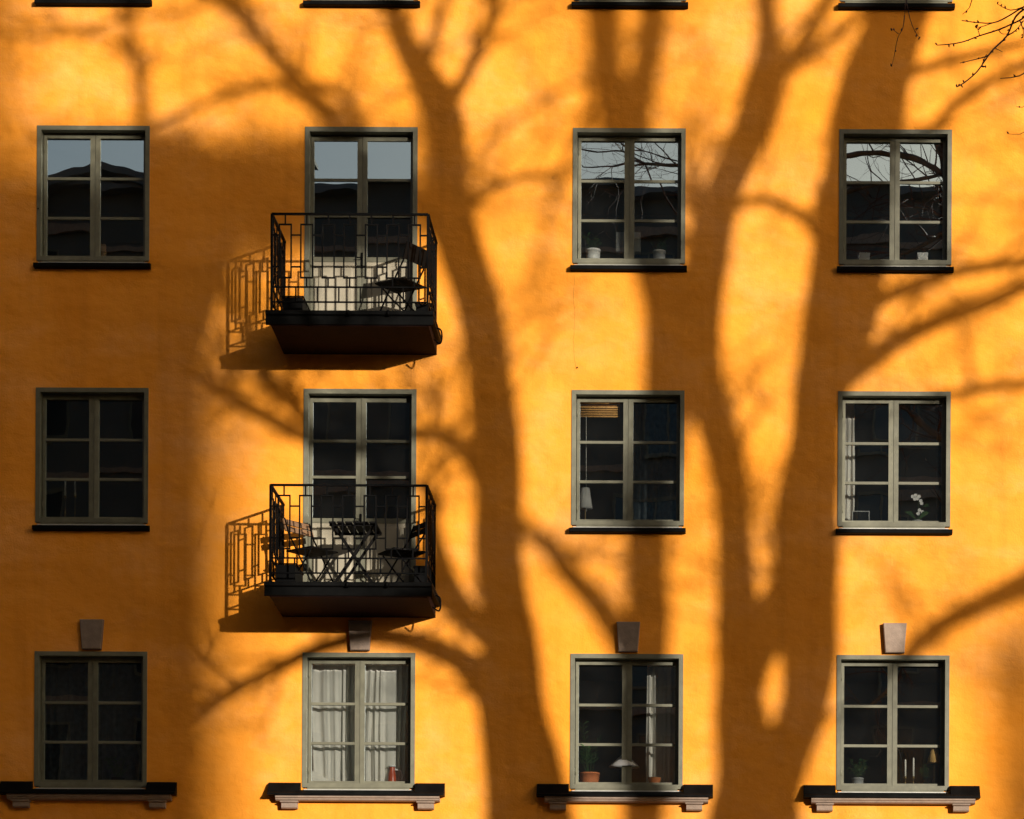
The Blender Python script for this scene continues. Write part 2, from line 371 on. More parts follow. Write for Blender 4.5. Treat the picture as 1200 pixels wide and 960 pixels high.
me_brk.prismx([(-.004,-.1502),(-.124,-.1502),(-.120,-.166),(-.004,-.166)], -.012, .197)
me_brk = me_brk.mesh('bracket', M['stone'])
def keystone_mesh():
    b = MB(); c = .008
    t, u, h = .138, .112, .345
    o = [(-u,0),(u,0),(t,h),(-t,h)]; i = [(-u+c,c),(u-c,c),(t-c,h-c),(-t+c,h-c)]
    v = [(x,.0,z) for x,z in o]+[(x,-.062,z) for x,z in o]+[(x,-.07,z) for x,z in i]
    return b.add(v, [(8,9,10,11)]+[(k,(k+1)%4,4+(k+1)%4,4+k) for k in range(4)]+[(4+k,4+(k+1)%4,8+(k+1)%4,8+k) for k in range(4)]).mesh('keystone', M['stone'])
me_key = keystone_mesh()
for ri, ci, x0, x1, z0, z1, door in openings:
    if door: continue
    f = make_window(x0, z0)
    if ri < 3: inst('sill', me_sill, f)
    else:
        l = inst('window_ledge', me_ledge, BLD, (x0, 0, z0))
        inst('moulding', me_mould, l)
        for bx in (lx0+.155, lx1-.155-.185+.03): inst('bracket', me_brk, l, (bx, 0, 0))
        inst('keystone', me_key, BLD, (x0+.675, 0, z1+.022))

ck = MB(); rr = random.Random(9); cp = [W(673,322), W(672,345), W(673.5,372), W(672.5,398), W(674,430)]
ck.tube([Vector((p.x+rr.gauss(0,.004), -.0005, p.z)) for p in (Vector(q) for q in smoothpath([list(c) for c in cp], 6))], .0013, 4)
ck.build('crack', mat('crack_shadow', (.10,.035,.004), .95, var=.2), BLD)
for px, py in ((45,245),(676.5,431)): MB().tube([W(px,py)+Vector((0,-.02,0)), W(px,py)+Vector((0,.01,0))], .008, 7).build('nail', M['iron'], BLD)
# -- balconies
PITCH = .2445; HB = .067; T = .016
def rail_unit():
    b = MB()
    for x in (-HB, HB): b.box(x-T/2, x+T/2, -T/2, T/2, .383, .987)
    for z in (.383, .987): b.box(-HB-T/2, HB+T/2, -T/2-.0006, T/2+.0006, z-T/2, z+T/2)
    b.box(-T/2, T/2, -T/2+.001, T/2-.001, .987+T/2, 1.095); b.box(-T/2, T/2, -T/2+.001, T/2-.001, .277, .383-T/2)
    return b.mesh('baluster', M['iron'])
def link_unit(L): return MB().box(0, L, -T/2+.001, T/2-.001, -T/2, T/2).mesh('railing_link', M['iron'])
me_pick = MB().box(-T/2, T/2, -T/2+.001, T/2-.001, .107, .277).mesh('picket', M['iron'])
me_bal = rail_unit(); me_link = link_unit(PITCH-2*HB-T)
RX0, RX1, RY = -2.712, -.938, -1.0
def make_balcony(z):
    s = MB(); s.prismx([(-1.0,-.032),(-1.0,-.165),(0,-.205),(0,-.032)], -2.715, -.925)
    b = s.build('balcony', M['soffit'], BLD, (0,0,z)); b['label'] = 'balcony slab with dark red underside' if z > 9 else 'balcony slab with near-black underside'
    MB().prismx([(0,-.031),(0,0),(-1.045,-.0),(-1.055,-.006),(-1.055,-.045),(-1.028,-.06),(-1.020,-.15),(-1.0035,-.158),(-1.0035,-.031)], -2.775, -.868).build('fascia', M['sheet'], b)
    for x0, x1 in ((-2.765, -2.7165), (-.9235, -.875)):
        MB().box(x0, x1, -1.003, -.003, -.075, -.0315).build('edge_flashing', M['sheet'], b)
    MB().box(-2.70, -.94, -.99, -.01, .001, .006).build('floor', M['conc'], b)
    def run(origin, rz, n, L):
        root = b; c, s_ = math.cos(rz), math.sin(rz)
        P = lambda x, z_=0: (origin[0]+c*x, origin[1]+s_*x, z_)
        m0 = (L-(n-1)*PITCH)/2
        for k in range(n): inst('baluster', me_bal, root, P(m0+k*PITCH), rz)
        e = link_unit(m0-HB-T/2-.001)
        for zz in (.506, .867):
            for k in range(n-1): inst('railing_link', me_link, root, P(m0+k*PITCH+HB+T/2, zz), rz)
            inst('railing_link', e, root, P(.001, zz), rz); inst('railing_link', e, root, P(m0+(n-1)*PITCH+HB+T/2, zz), rz)
        for k in range(n-1): inst('picket', me_pick, root, P(m0+(k+.5)*PITCH), rz)
        for nm, zz, hh, dd in (('top_rail', 1.106, .011, .016), ('lower_rail', .277, T/2, T/2+.0015), ('lower_rail', .107, T/2, T/2+.0015)):
            MB().box(0, L, -dd, dd, zz-hh, zz+hh).build(nm, M['iron'], root, P(0), rz)
    run((RX0, RY, 0), 0, 7, RX1-RX0)
    for x in (RX0, RX1): run((x, RY+.012, 0), math.pi/2, 4, .985)
    for x in (RX0, RX1):
        for y, zz in ((RY, 0), (-.035, .0)):
            MB().box(x-.013, x+.013, y-.013, y+.013, -.02, 1.094).build('post', M['iron'], b)
    # outrigger bolts on the fascia, overflow loop at the flank
    for x in (-1.83, -1.38): MB().lathe([(.022,0),(.026,.03),(.012,.06)], (x,-1.055,-.06), 10).build('fixing', M['iron'], b)
    pts = smoothpath([(-.925,-.55,-.055),(-.850,-.56,-.06),(-.818,-.565,-.10),(-.815,-.57,-.19),(-.840,-.575,-.235),(-.905,-.575,-.19)], 4)
    MB().tube(pts, .0095, 8).build('overflow_pipe', M['iron'], b)
    return b
bal_up = make_balcony(FLOOR[1]); bal_lo = make_balcony(FLOOR[2])

# ------------------------------------------------------------------ things on the balconies
def folding_chair(label, loc, rz, wood=False, solid=False, group='folding chairs on the balconies'):
    t = thing('folding_chair', label, 'chair', loc, rz, group); ir = M['iron']; sm = M['palewood'] if wood else M['slat']
    for s in (-1, 1):
        MB().tube([(.235,s*.195,0.011),(-.02,s*.195,.44),(-.16,s*.195,.66),(-.225,s*.195,.84)], .010, 8).build('leg', ir, t)
        MB().tube([(-.235,s*.172,.011),(.02,s*.172,.25),(.19,s*.172,.432)], .010, 8).build('leg', ir, t)
    MB().tube([(-.20,-.172,.04),(-.20,.172,.04)], .007, 6).build('crossbar', ir, t); MB().tube([(.20,-.195,.07),(.20,.195,.07)], .007, 6).build('crossbar', ir, t)
    seat = MB(); 
    for k in range(5):
        x = -.18+k*.085; MB().box(x, x+.078, -.21, .21, .443, .460).build('seat_slat', M['slat'], t)
    a = math.atan2(.18, .065)
    for zz, xx, hh in (((.765,-.210,.095),) if solid else ((.715,-.196,.034),(.795,-.222,.034))):
        Mx = Matrix.Translation((xx,0,zz)) @ Matrix.Rotation(-.32, 4, 'Y')
        MB().box(-.004, .012, -.225, .225, -hh, hh, Mx).build('back_slat', sm, t)
    return t
folding_chair('black folding chair standing alone on the upper balcony', (-1.28,-.50,FLOOR[1]+.006), math.radians(149), solid=True, group=None)
folding_chair('folding chair with lit brown back slats left of the slatted table', (-2.33,-.47,FLOOR[2]+.006), math.radians(-38), True)
folding_chair('dark folding chair at the downpipe loop end of the lower balcony', (-1.25,-.42,FLOOR[2]+.006), math.radians(213))
t = thing('folding_table', 'small slatted folding table with crossed legs on the lower balcony', 'table', (-1.80,-.50,FLOOR[2]+.006))
for k in range(6):
    x = -.275+k*.093; MB().box(x, x+.074, -.30, .30, .715, .735).build('slat', M['slat'], t)
for y in (-.235, .235): MB().box(-.275, .264, y-.018, y+.018, .695, .7145).build('rail', M['slat'], t)
for y, d in ((-.20,1), (.20,1), (-.17,-1), (.17,-1)): MB().bar((-.25*d,y,.0), (.22*d,y,.697), .022, .030).build('leg', M['slat'], t)
MB().tube([(0,-.22,.365),(0,.22,.365)], .008, 8).build('pivot_rod', M['iron'], t)
def planter(label, x, y, z, w_, d_, h_):
    t = thing('planter_box', label, 'planter', (x,y,z), 0, 'planters on the balcony floors'); b = MB()
    c = .012; n = w_/2; m = d_/2
    ring(b, -n, n, -m, m, c, 0, 0)  if False else None
    b.box(-n, n, -m, -m+c, 0, h_); b.box(-n, n, m-c, m, 0, h_); b.box(-n, -n+c, -m+c, m-c, 0, h_); b.box(n-c, n, -m+c, m-c, 0, h_); b.box(-n+c, n-c, -m+c, m-c, 0, .02)
    b.build('box', M['dark'], t); MB().box(-n+c+.001, n-c-.001, -m+c+.001, m-c-.001, .021, h_-.025).build('soil', M['soil'], t)
    rim = MB(); ring2 = [(-n-.008,-m-.008),(n+.008,-m-.008),(n+.008,m+.008),(-n-.008,m+.008)]
    for (a, e) in zip(ring2, ring2[1:]+ring2[:1]): rim.bar((*a,h_+.006), (*e,h_+.006), .014, .012)
    rim.build('rim', M['dark'], t)
planter('black planter box on the upper balcony floor by the left railing', -2.49, -.55, FLOOR[1]+.006, .22, .60, .20)
planter('black planter box on the upper balcony floor beside the downpipe loop', -1.05, -.25, FLOOR[1]+.006, .16, .34, .26)
planter('black planter box on the lower balcony floor behind the brown-backed chair', -2.56, -.55, FLOOR[2]+.006, .22, .60, .23)
planter('black planter box on the lower balcony floor beside the downpipe loop', -1.05, -.22, FLOOR[2]+.006, .17, .36, .30)

# ------------------------------------------------------------------ things behind the panes
SY = .27
def sillz(ri): return ROWS[ri]-WH+.0405
def X(px, py, Y=SY): return W(px, py, Y).x
def top(py, px, Y=SY): return W(px, py, Y).z
def pot_plant(label, px, ri, pytop, rw, mt, plant, n, h, cat='plant', cube=False):
    z = sillz(ri); x = X(px, pytop); ph = max(.06, top(pytop, px)-z)
    t = thing('potted_plant', label, cat, (x, SY, z), 0, 'plants on the window sills'); b = MB()
    if cube:
        b.box(-rw, rw, -rw, rw, 0, ph*.9); b.box(-rw*1.06, rw*1.06, -rw*1.06, rw*1.06, ph*.9, ph)
    else: b.lathe([(rw*.72,0),(rw*.95,ph*.55),(rw,ph*.9),(rw*1.05,ph*.9),(rw*1.05,ph),(rw*.9,ph),(rw*.88,ph*.88),(.0001,ph*.88)], n=24)
    b.build('pot', M[mt], t)
    rr = random.Random(int(px)); st = MB(); lf = MB()
    for k in range(n):
        a = rr.uniform(0, 6.28); L = h*rr.uniform(.45, 1); o = rr.uniform(.1, .55)*h*(.5 if plant == 'twig' else 1)
        b0 = Vector((rr.uniform(-.3,.3)*rw, rr.uniform(-.3,.3)*rw, ph*.88)); tip = b0+Vector((math.cos(a)*o, math.sin(a)*o*.6, L))
        midp = b0.lerp(tip, .5)+Vector((0,0,.06*h))
        st.tube([b0, midp, tip], [.004,.003,.0015], 5)
        if plant == 'twig': continue
        m_ = 7 if plant == 'palm' else 4
        for q in range(m_):
            u = .3+.7*q/(m_-1); c = b0.lerp(tip, u)+Vector((0,0,.06*h*4*u*(1-u)))
            for s in (-1, 1):
                da = a+s*1.2+rr.uniform(-.4,.4); ll = (.07 if plant == 'palm' else .06)*rr.uniform(.7,1.3)
                lf.leaf(c, c+Vector((math.cos(da)*ll, math.sin(da)*ll*.6, rr.uniform(-.02,.05) if plant != 'palm' else .05)), .014 if plant == 'palm' else .035)
    st.build('stem', M['leaf'] if plant != 'twig' else M['twig'], t)
    if lf.v: lf.build('foliage', M['leaf'], t)
    return t
pot_plant('leafy plant in a white round pot beside the square grey lamp', 695, 1, 293, .085, 'white', 'leaf', 12, .20)
pot_plant('small plant in a half-lit pale pot, square grey lamp at its other side', 772.5, 1, 294.5, .073, 'white', 'leaf', 8, .15)
pot_plant('white cube pot with one bare twig on the sill', 1013, 1, 298, .06, 'white', 'twig', 2, .14, cube=True)
pot_plant('pale cube pot with tiny sprouting plant on the sill', 1081, 1, 298, .06, 'white', 'twig', 5, .09, cube=True)
pot_plant('feathery green plant in an orange terracotta pot', 691, 3, 906, .115, 'terra', 'palm', 7, .62)
pot_plant('small dark green bushy plant behind the ground row pane near two white candles', 1005, 3, 912, .07, 'grey', 'leaf', 16, .22)
pot_plant('dim green plant between the white candles and the beige lamp', 1087, 3, 912, .06, 'dark', 'leaf', 12, .16)
pot_plant('dim plant in a dark pot before the blue-grey curtain', 138, 3, 912, .08, 'dark', 'leaf', 14, .24)

# table lamps
def lamp(label, px, ri, pyt, pyb, rt, rb, mt, round_=True, group='lamps on the window sills', Y=SY):
    z = sillz(ri); x = X(px, pyt, Y); z1, z0 = top(pyt, px, Y)-z, top(pyb, px, Y)-z
    t = thing('table_lamp', label, 'lamp', (x, Y, z), 0, group); b = MB()
    if round_:
        b.lathe([(rb,z0),(rt,z1),(rt-.003,z1),(rb-.003,z0)], n=28)
    else:
        d = .07; b.box(-rb, rb, -d, d, z0, z1)
    b.build('lamp_shade', M[mt], t)
    MB().lathe([(.05,0),(.05,.012),(.015,.022),(.010,.05),(.010,z0+.02),(.0001,z0+.03)], n=16).build('base', M['brass' if round_ else 'grey'], t)
lamp('lamp with a square grey shade behind the window mullion', 736.5, 1, 274.5, 297, .15, .145, 'grey', False)
lamp('lamp with a tall white shade at the left edge of its window', 686, 2, 572, 596, .05, .085, 'shade')
lamp('lamp with a wide pale cone shade behind the window mullion', 731.5, 3, 883, 899, .012, .185, 'shade', Y=.215)
lamp('lamp with a small beige shade beside the two white candles', 1095, 3, 875, 894, .035, .085, 'shadetan', Y=.21)

# candles
def candle(label, px, ri, pyt, pym, group, mt='candle', dim=False):
    z = sillz(ri); x = X(px, pyt); zt, zm = top(pyt, px)-z, top(pym, px)-z
    t = thing('candlestick', label, 'candle', (x, SY, z), 0, group)
    MB().lathe([(.035,0),(.035,.006),(.006,.015),(.005,zm*.4),(.011,zm*.43),(.005,zm*.47),(.005,zm-.03),(.016,zm-.025),(.016,zm),(.0001,zm)], n=14).build('holder', M['brass'], t)
    c = MB().lathe([(.0115,zm+.0005),(.0105,zt-.008),(.004,zt),(.0001,zt)], n=12).build('candle', M[mt], t)
    MB().tube([(0,0,zt-.001),(.001,0,zt+.012)], .0012, 5).build('wick', M['dark'], c)
for px, wh in ((76.5, 'farther from'), (88, 'nearer to')): candle('pale candle on a thin stick '+wh+' the mullion in the shaded middle window', px, 2, 561, 581, 'pair of candles in the shaded window')
for px, p2, wh in ((1061, 890, 'farther from'), (1070.5, 888, 'nearer to')): candle('white candle '+wh+' the beige lamp on the same sill', px, 3, p2, 910, 'pair of candles beside the beige lamp')

# orchid
z = sillz(2); t = thing('orchid', 'white flowering orchid behind the lower pane', 'plant', (X(1075,590), SY, z)); ph = .11
MB().lathe([(.045,0),(.06,ph),(.055,ph),(.05,ph-.01),(.0001,ph-.01)], n=20).build('pot', M['grey'], t)
fl = MB(); st = MB(); lf = MB(); rr = random.Random(3)
sp = [Vector((0,0,.1)), Vector((.015,0,.22)), Vector((.0,0,top(583,1072)-z)), Vector((-.05,0,top(584,1072)-z+.01))]
st.tube([p for p in smoothpath([list(q) for q in sp], 5)], .0035, 6)
for (px, py) in ((1069.5,582),(1073,580.5),(1077,582),(1079,587),(1075,584.5),(1080,590),(1077.5,598),(1081,600),(1076,602),(1072,585)):
    c = W(px, py, SY-.02)-Vector((X(1075,590), SY, z)); a0 = rr.uniform(0,6)
    for k in range(5):
        a = a0+k*1.2566; d = Vector((math.cos(a), -.2, math.sin(a)))*.024; sd = Vector((-math.sin(a),0,math.cos(a)))*.012
        fl.add([c, c+d*.6+sd, c+d, c+d*.6-sd], [(0,1,2,3)])
for a in (-.6, .3, 2.6, 3.6): lf.leaf((0,0,ph), (math.cos(a)*.17, math.sin(a)*.05, ph+.10), .05, bend=.3)
for a in (.1, .5): lf.leaf((.06,0,ph+.16), (.06+math.cos(a)*.10, 0, ph+.16+math.sin(a)*.08), .04, bend=.2)
st.build('stem', M['leaf'], t); lf.build('foliage', M['leaf'], t); fl.build('blossom', M['petal'], t)

# curtains, blind, small things
def curtain(label, px0, px1, pyt, pyb, Y, folds, amp, mt, group='curtains', seed=1):
    a, b_ = W(px0, pyt, Y), W(px1, pyb, Y); x0, x1, z1, z0 = a.x, b_.x, a.z, b_.z
    nx, nz = max(24, folds*10), 16; m = MB(); vs = []; rr = random.Random(seed); ph = [rr.uniform(0,6.28) for _ in range(6)]
    for j in range(nz+1):
        v = j/nz; z = z1+(z0-z1)*v
        for i in range(nx+1):
            u = i/nx; u0 = u; u = u+.045*math.sin(u*6.283*1.4+ph[1])+.025*math.sin(u*6.283*2.9+ph[5])+.012*math.sin(v*4+ph[2])
            y = amp*(1+.5*math.sin(u0*9+ph[3]))*(math.sin(u*folds*6.283+ph[0]+.5*math.sin(v*3+ph[1]))+.45*math.sin(u*folds*2.3*6.283+ph[2]))*(.55+.45*v)
            vs.append((x0+(x1-x0)*u0+.006*math.sin(v*5+u*9+ph[3]), y, z-z0+.012*math.sin(u*folds*6.283+ph[4])*(v > .9)))
    fs = [(j*(nx+1)+i, j*(nx+1)+i+1, (j+1)*(nx+1)+i+1, (j+1)*(nx+1)+i) for j in range(nz) for i in range(nx)]
    t = thing('curtain', label, 'curtain', (0, Y, z0), 0, group)
    m.add(vs, fs, True).build('cloth', M[mt], t)
    MB().tube([(x0-.03,0,z1-z0+.005),(x1+.03,0,z1-z0+.005)], .008, 8).build('curtain_rod', M['brass'], t)
curtain('sunlit white curtain at the left half of the window under the lower balcony', 357, 421, 768, 921, .30, 7, .022, 'curtain', seed=2)
curtain('sunlit white curtain at the right half of the window under the lower balcony', 423, 484, 768, 921, .31, 7, .022, 'curtain', seed=5)
curtain('pale curtain at one side beside the wide cone lamp', 758, 797, 770, 921, .44, 5, .03, 'curtain', seed=4)
curtain('white curtain edge at the left side of the orchid window', 986, 1001, 462, 616, .48, 2, .02, 'curtain', seed=6)
curtain('thin curtain edge at the right side of the orchid window', 1098, 1109, 462, 616, .5, 2, .02, 'curtain2', seed=7)
curtain('drawn blue-grey curtain at the left half of the shaded ground row window', 46, 106, 767, 920, .42, 6, .025, 'curtain2', seed=8)
curtain('drawn blue-grey curtain at the right half of the shaded ground row window', 108, 168, 767, 920, .43, 6, .025, 'curtain2', seed=9)
curtain('dark curtain behind the right half of the bamboo blind window', 742, 798, 462, 616, .6, 5, .03, 'curtain2', seed=10)

a, b_ = W(677, 462, .22), W(726, 489, .22)
t = thing('bamboo_blind', 'rolled up bamboo blind at the top of the white lamp window', 'blind', (0, .22, b_.z)); L = (a.z-b_.z)
n_ = 10
for k in range(n_): MB().tube([(a.x,0,.006+k*L/n_),(b_.x,0,.006+k*L/n_)], .011, 6).build('slat', M['bamboo'], t)
MB().tube([(W(687,489,.22).x,-.016,.0),(W(687,600,.22).x,-.016,W(687,600,.22).z-b_.z)], .0022, 5).build('cord', M['candle'], t)

t = tag(MB().cbox(-.026, .026, -.03, .03, 0, top(287,121)-sillz(1)).add([], []).build('small_carton', M['tan'], None, (X(121.5,290), SY, sillz(1))), 'small tan carton standing at the mullion of the shaded top window', 'carton')
# crumpled cloth
a = W(366, 918, .22); b_ = W(398, 903, .22); m = MB(); nx, nz = 14, 8; vs = []
for j in range(nz+1):
    for i in range(nx+1):
        u, v = i/nx, j/nz
        hgt = max(0, (.19*(1-u)**1.2+.02))*(1-abs(v-.5)*1.7) + .02*noise.noise(Vector((u*5, v*4, 1.3)))
        vs.append(((u-.3)*.40, (v-.5)*.14, max(.002, hgt)))
m.add(vs, [(j*(nx+1)+i, j*(nx+1)+i+1, (j+1)*(nx+1)+i+1, (j+1)*(nx+1)+i) for j in range(nz) for i in range(nx)], False)
tag(m.build('cloth_heap', M['curtain'], None, (X(378,915,.25), .225, sillz(3)+.001)), 'crumpled white cloth lying before the sunlit curtains', 'cloth')
# red jug with a white spout cover
z = sillz(3); t = thing('jug', 'red glazed jug with white rim before the sunlit curtains', 'jug', (X(459.5,910), SY, z)); h_ = top(898,459)-z
MB().lathe([(.04,0),(.052,h_*.25),(.045,h_*.6),(.03,h_*.85),(.034,h_)], n=20).build('body', M['red'], t)
MB().lathe([(.03,h_),(.044,h_-.012),(.046,h_+.004),(.012,h_+.018),(.0001,h_+.02)], n=20).build('rim', M['white'], t)
MB().tube(smoothpath([(.03,0,h_*.85),(.10,0,h_*.8),(.125,0,h_*.5),(.085,0,h_*.2),(.045,0,h_*.2)], 4), .012, 8).build('handle', M['white'], t)
# picture frame beside the orchid, low bowl at the cone lamp
z = sillz(2); a = X(998.5,605); b_ = X(1019,605); h_ = top(599,1009)-z
t = thing('picture_frame', 'small dark picture frame near the white curtain edge', 'frame', ((a+b_)/2, SY, z)); n = (b_-a)/2
f = ring(MB(), -n, n, 0, h_, .010, -.008, .008); f.build('border', M['grey'], t); MB().box(-n+.011, n-.011, -.003, .004, .011, h_-.011).build('picture', M['dark'], t)
z = sillz(3); t = thing('bowl', 'low terracotta bowl between the cone lamp and the pale curtain', 'bowl', (X(767,915), SY, z)); h_ = top(912,767)-z
MB().lathe([(.04,0),(.05,.01),(.075,h_),(.07,h_),(.05,.02),(.0001,.015)], n=22).build('body', M['terra'], t); MB().lathe([(.075,h_),(.079,h_+.004),(.075,h_+.008),(.070,h_+.001)], n=22).build('rim', M['tan'], t)

# ------------------------------------------------------------------ trees (they stand right of the view; their shadows cross the wall)
def SH(px, py, t):
    """place, t metres in front of the wall, whose shadow falls on the wall at that point"""
    p = W(px, py, 0); return Vector((p.x+.66*t, -t, p.z+.225*t))
def in_view(p, m=.25):
    d = p.y+D
    if d <= .3: return False
    f = 100*D/d; px = 820+(p.x-CX)*f; py = 1350-(p.z-CZ)*f
    return -m*f < px < 1200+m*f and -m*f < py < 960+m*f
def limb(path, t0, dt=0, k=4, wig=.0):
    """path of (px, py, width px) -> points and radii; dt = how far the limb's end comes towards or leaves the wall"""
    n = len(path); rows = []
    for i, (x, y, w_) in enumerate(path):
        t = t0+dt*i/max(1, n-1); p = SH(x, y, t); rows.append([*p, w_*.0051])
    rows = smoothpath(rows, k)
    pts = []; rad = []
    for i, r in enumerate(rows):
        p = Vector(r[:3]); q = noise.noise_vector(p*.9)*min(.10, r[3]*.5); pts.append(p+q); rad.append(max(.004, r[3]*(1+.10*noise.noise(p*1.7))))
    return pts, rad
def grow(mb, p, d, L, r, depth, rr, guard=True):
    """a twig that wanders and carries smaller twigs"""
    n = 4 if depth > 0 else 3; pts = [p.copy()]; q = p.copy(); dd = d.copy()
    for i in range(n):
        dd = (dd+Vector((rr.gauss(0,.22), rr.gauss(0,.22), rr.gauss(.05,.2)))).normalized(); q = q+dd*L/n
        if guard and in_view(q): return
        pts.append(q.copy())
    mb.tube(pts, [r*(1-.75*i/n) for i in range(n+1)], 4 if r > .012 else 3)
    if depth <= 0: return
    for k in range(rr.randint(2, 4)):
        i = rr.randint(1, n); s = (pts[i]-pts[i-1]).normalized(); side = s.orthogonal(); side.rotate(Matrix.Rotation(rr.uniform(0,6.28), 3, s))
        grow(mb, pts[i].copy(), (s*.8+side*.75).normalized(), L*rr.uniform(.4,.65), r*.55, depth-1, rr, guard)
def make_tree(label, trunk, limbs, t0, seed, twigs=1.0, name='bare_tree', group='bare trees in front of the building', base=None):
    rr = random.Random(seed)
    pts, rad = limb(trunk, t0, k=4)
    foot = pts[0].copy(); foot.z = 0; foot.x += .15
    o = foot.copy(); t = thing(name, label, 'tree', o, 0, group)
    lo = []; lr = []
    for i in range(7):
        u = i/7; lo.append(foot.lerp(pts[0], u)); lr.append(rad[0]*(1.18-.18*u+.55*(1-u)**6))
    lo[0].z = -.1
    MB().tube([p-o for p in lo+pts], lr+rad, 14).build('trunk', M['bark'], t)
    allp = [(pts, rad)]
    for path, dt, tt in limbs:
        p, r = limb(path, t0+tt, dt); allp.append((p, r))
        MB().tube([q-o for q in p], r, 9).build('limb', M['bark'], t)
    tw = MB()
    for p, r in allp:
        for i in range(2, len(p)):
            if r[i] > .22: continue
            for _ in range(2 if r[i] < .09 else 1):
                if rr.random() > twigs*.5: continue
                s = (p[i]-p[i-1]).normalized(); side = s.orthogonal(); side.rotate(Matrix.Rotation(rr.uniform(0,6.28), 3, s))
                dd = (s*.7+side*.8+Vector((0,0,.25))).normalized()
                grow(tw, p[i].copy(), dd, rr.uniform(.7, 1.9), min(.03, r[i]*.4), 2, rr)
        # the tip runs out into twigs
        for _ in range(4):
            s = (p[-1]-p[-2]).normalized(); grow(tw, p[-1].copy(), (s+Vector((rr.gauss(0,.35),rr.gauss(0,.35),rr.gauss(.1,.3)))).normalized(), rr.uniform(1.2,2.4), min(.02, max(.012, r[-1]*.8)), 3, rr)
    tw.v = [tuple(Vector(v)-o) for v in tw.v]
    q = tw.build('twigs', M['twig'], t); q['kind'] = 'stuff'
    return t, o

A_T = 14.0
treeA, oA = make_tree('tall bare tree whose low drooping branch hangs into view before the wall',
 [(628,1010,84),(614,910,82),(602,810,64),(594,720,52),(584,600,50),(577,480,46),(566,400,44),(546,300,46),(523,200,41),(508,130,42),(490,80,32),(470,30,26),(455,-30,22),(440,-120,16),(430,-230,10)],
 [([(606,870,46),(582,815,42),(545,782,34),(498,755,25),(440,745,22),(380,757,20),(320,787,17),(262,822,14),(212,862,10),(172,900,6)], 0, 0),
  ([(597,790,36),(572,752,30),(540,715,26),(518,672,20),(508,620,15),(500,560,10)], -1.5, 0),
  ([(545,720,26),(505,684,34),(470,640,42),(458,600,36),(452,560,22),(446,525,10)], -1, 0),
  ([(585,620,24),(556,548,20),(526,518,18),(488,508,17),(420,522,17),(355,512,19),(302,482,17),(256,449,13),(215,418,9)], .6, 0),
  ([(420,522,15),(352,487,15),(322,448,14),(304,415,12),(288,372,8)], 1, .4),
  ([(540,290,24),(474,222,24),(422,172,24),(386,136,23),(340,85,18),(300,40,16),(265,-5,15),(236,-60,12),(200,-140,8)], 1, 0),
  ([(300,40,11),(236,-8,9),(150,-26,8),(50,-15,7),(-60,2,6),(-230,-8,5)], 0, .6),
  ([(265,-5,8),(215,14,7),(150,20,7),(100,34,6),(40,42,6),(-60,28,5),(-200,8,4)], .6, 1),
  ([(428,160,12),(404,110,11),(372,100,10),(322,97,10),(268,108,9),(215,132,8),(170,150,5)], .5, .6),
  ([(512,135,22),(540,95,16),(562,50,14),(580,0,12),(592,-60,10),(600,-140,6)], -1, 0),
  ([(497,80,16),(512,32,12),(528,-20,10),(545,-90,7)], 1.5, 0),
  ([(470,30,16),(420,-40,14),(380,-120,12),(330,-200,9)], 1.5, 0),
  ([(540,255,10),(575,222,9),(605,208,8),(652,200,7),(676,168,5)], .8, 0)], A_T, 11, .68)
treeB, oB = make_tree('bare tree whose straight double-stemmed shadow runs between the two middle window columns',
 [(757,1020,46),(757,900,46),(757,760,47),(760,640,47),(772,520,46),(785,430,58),(783,370,56),(765,300,44),(748,220,46),(735,150,50),(716,100,38),(706,40,36),(698,-30,32),(690,-130,24),(684,-250,12)],
 [([(740,775,30),(704,716,30),(664,668,28),(641,634,22),(612,612,16),(588,560,10)], 1.5, 0),
  ([(650,645,9),(690,650,8),(725,658,6)], 0, .5),
  ([(742,160,38),(757,90,31),(762,20,31),(770,-60,26),(786,-170,14)], -1.5, 0),
  ([(690,130,9),(660,200,9),(645,240,8),(632,290,5)], 1, 0),
  ([(786,380,20),(815,300,16),(812,235,12),(800,180,7)], -1, 0),
  ([(708,90,9),(660,105,8),(600,140,6)], 1, 0)], 18.0, 12, .62)
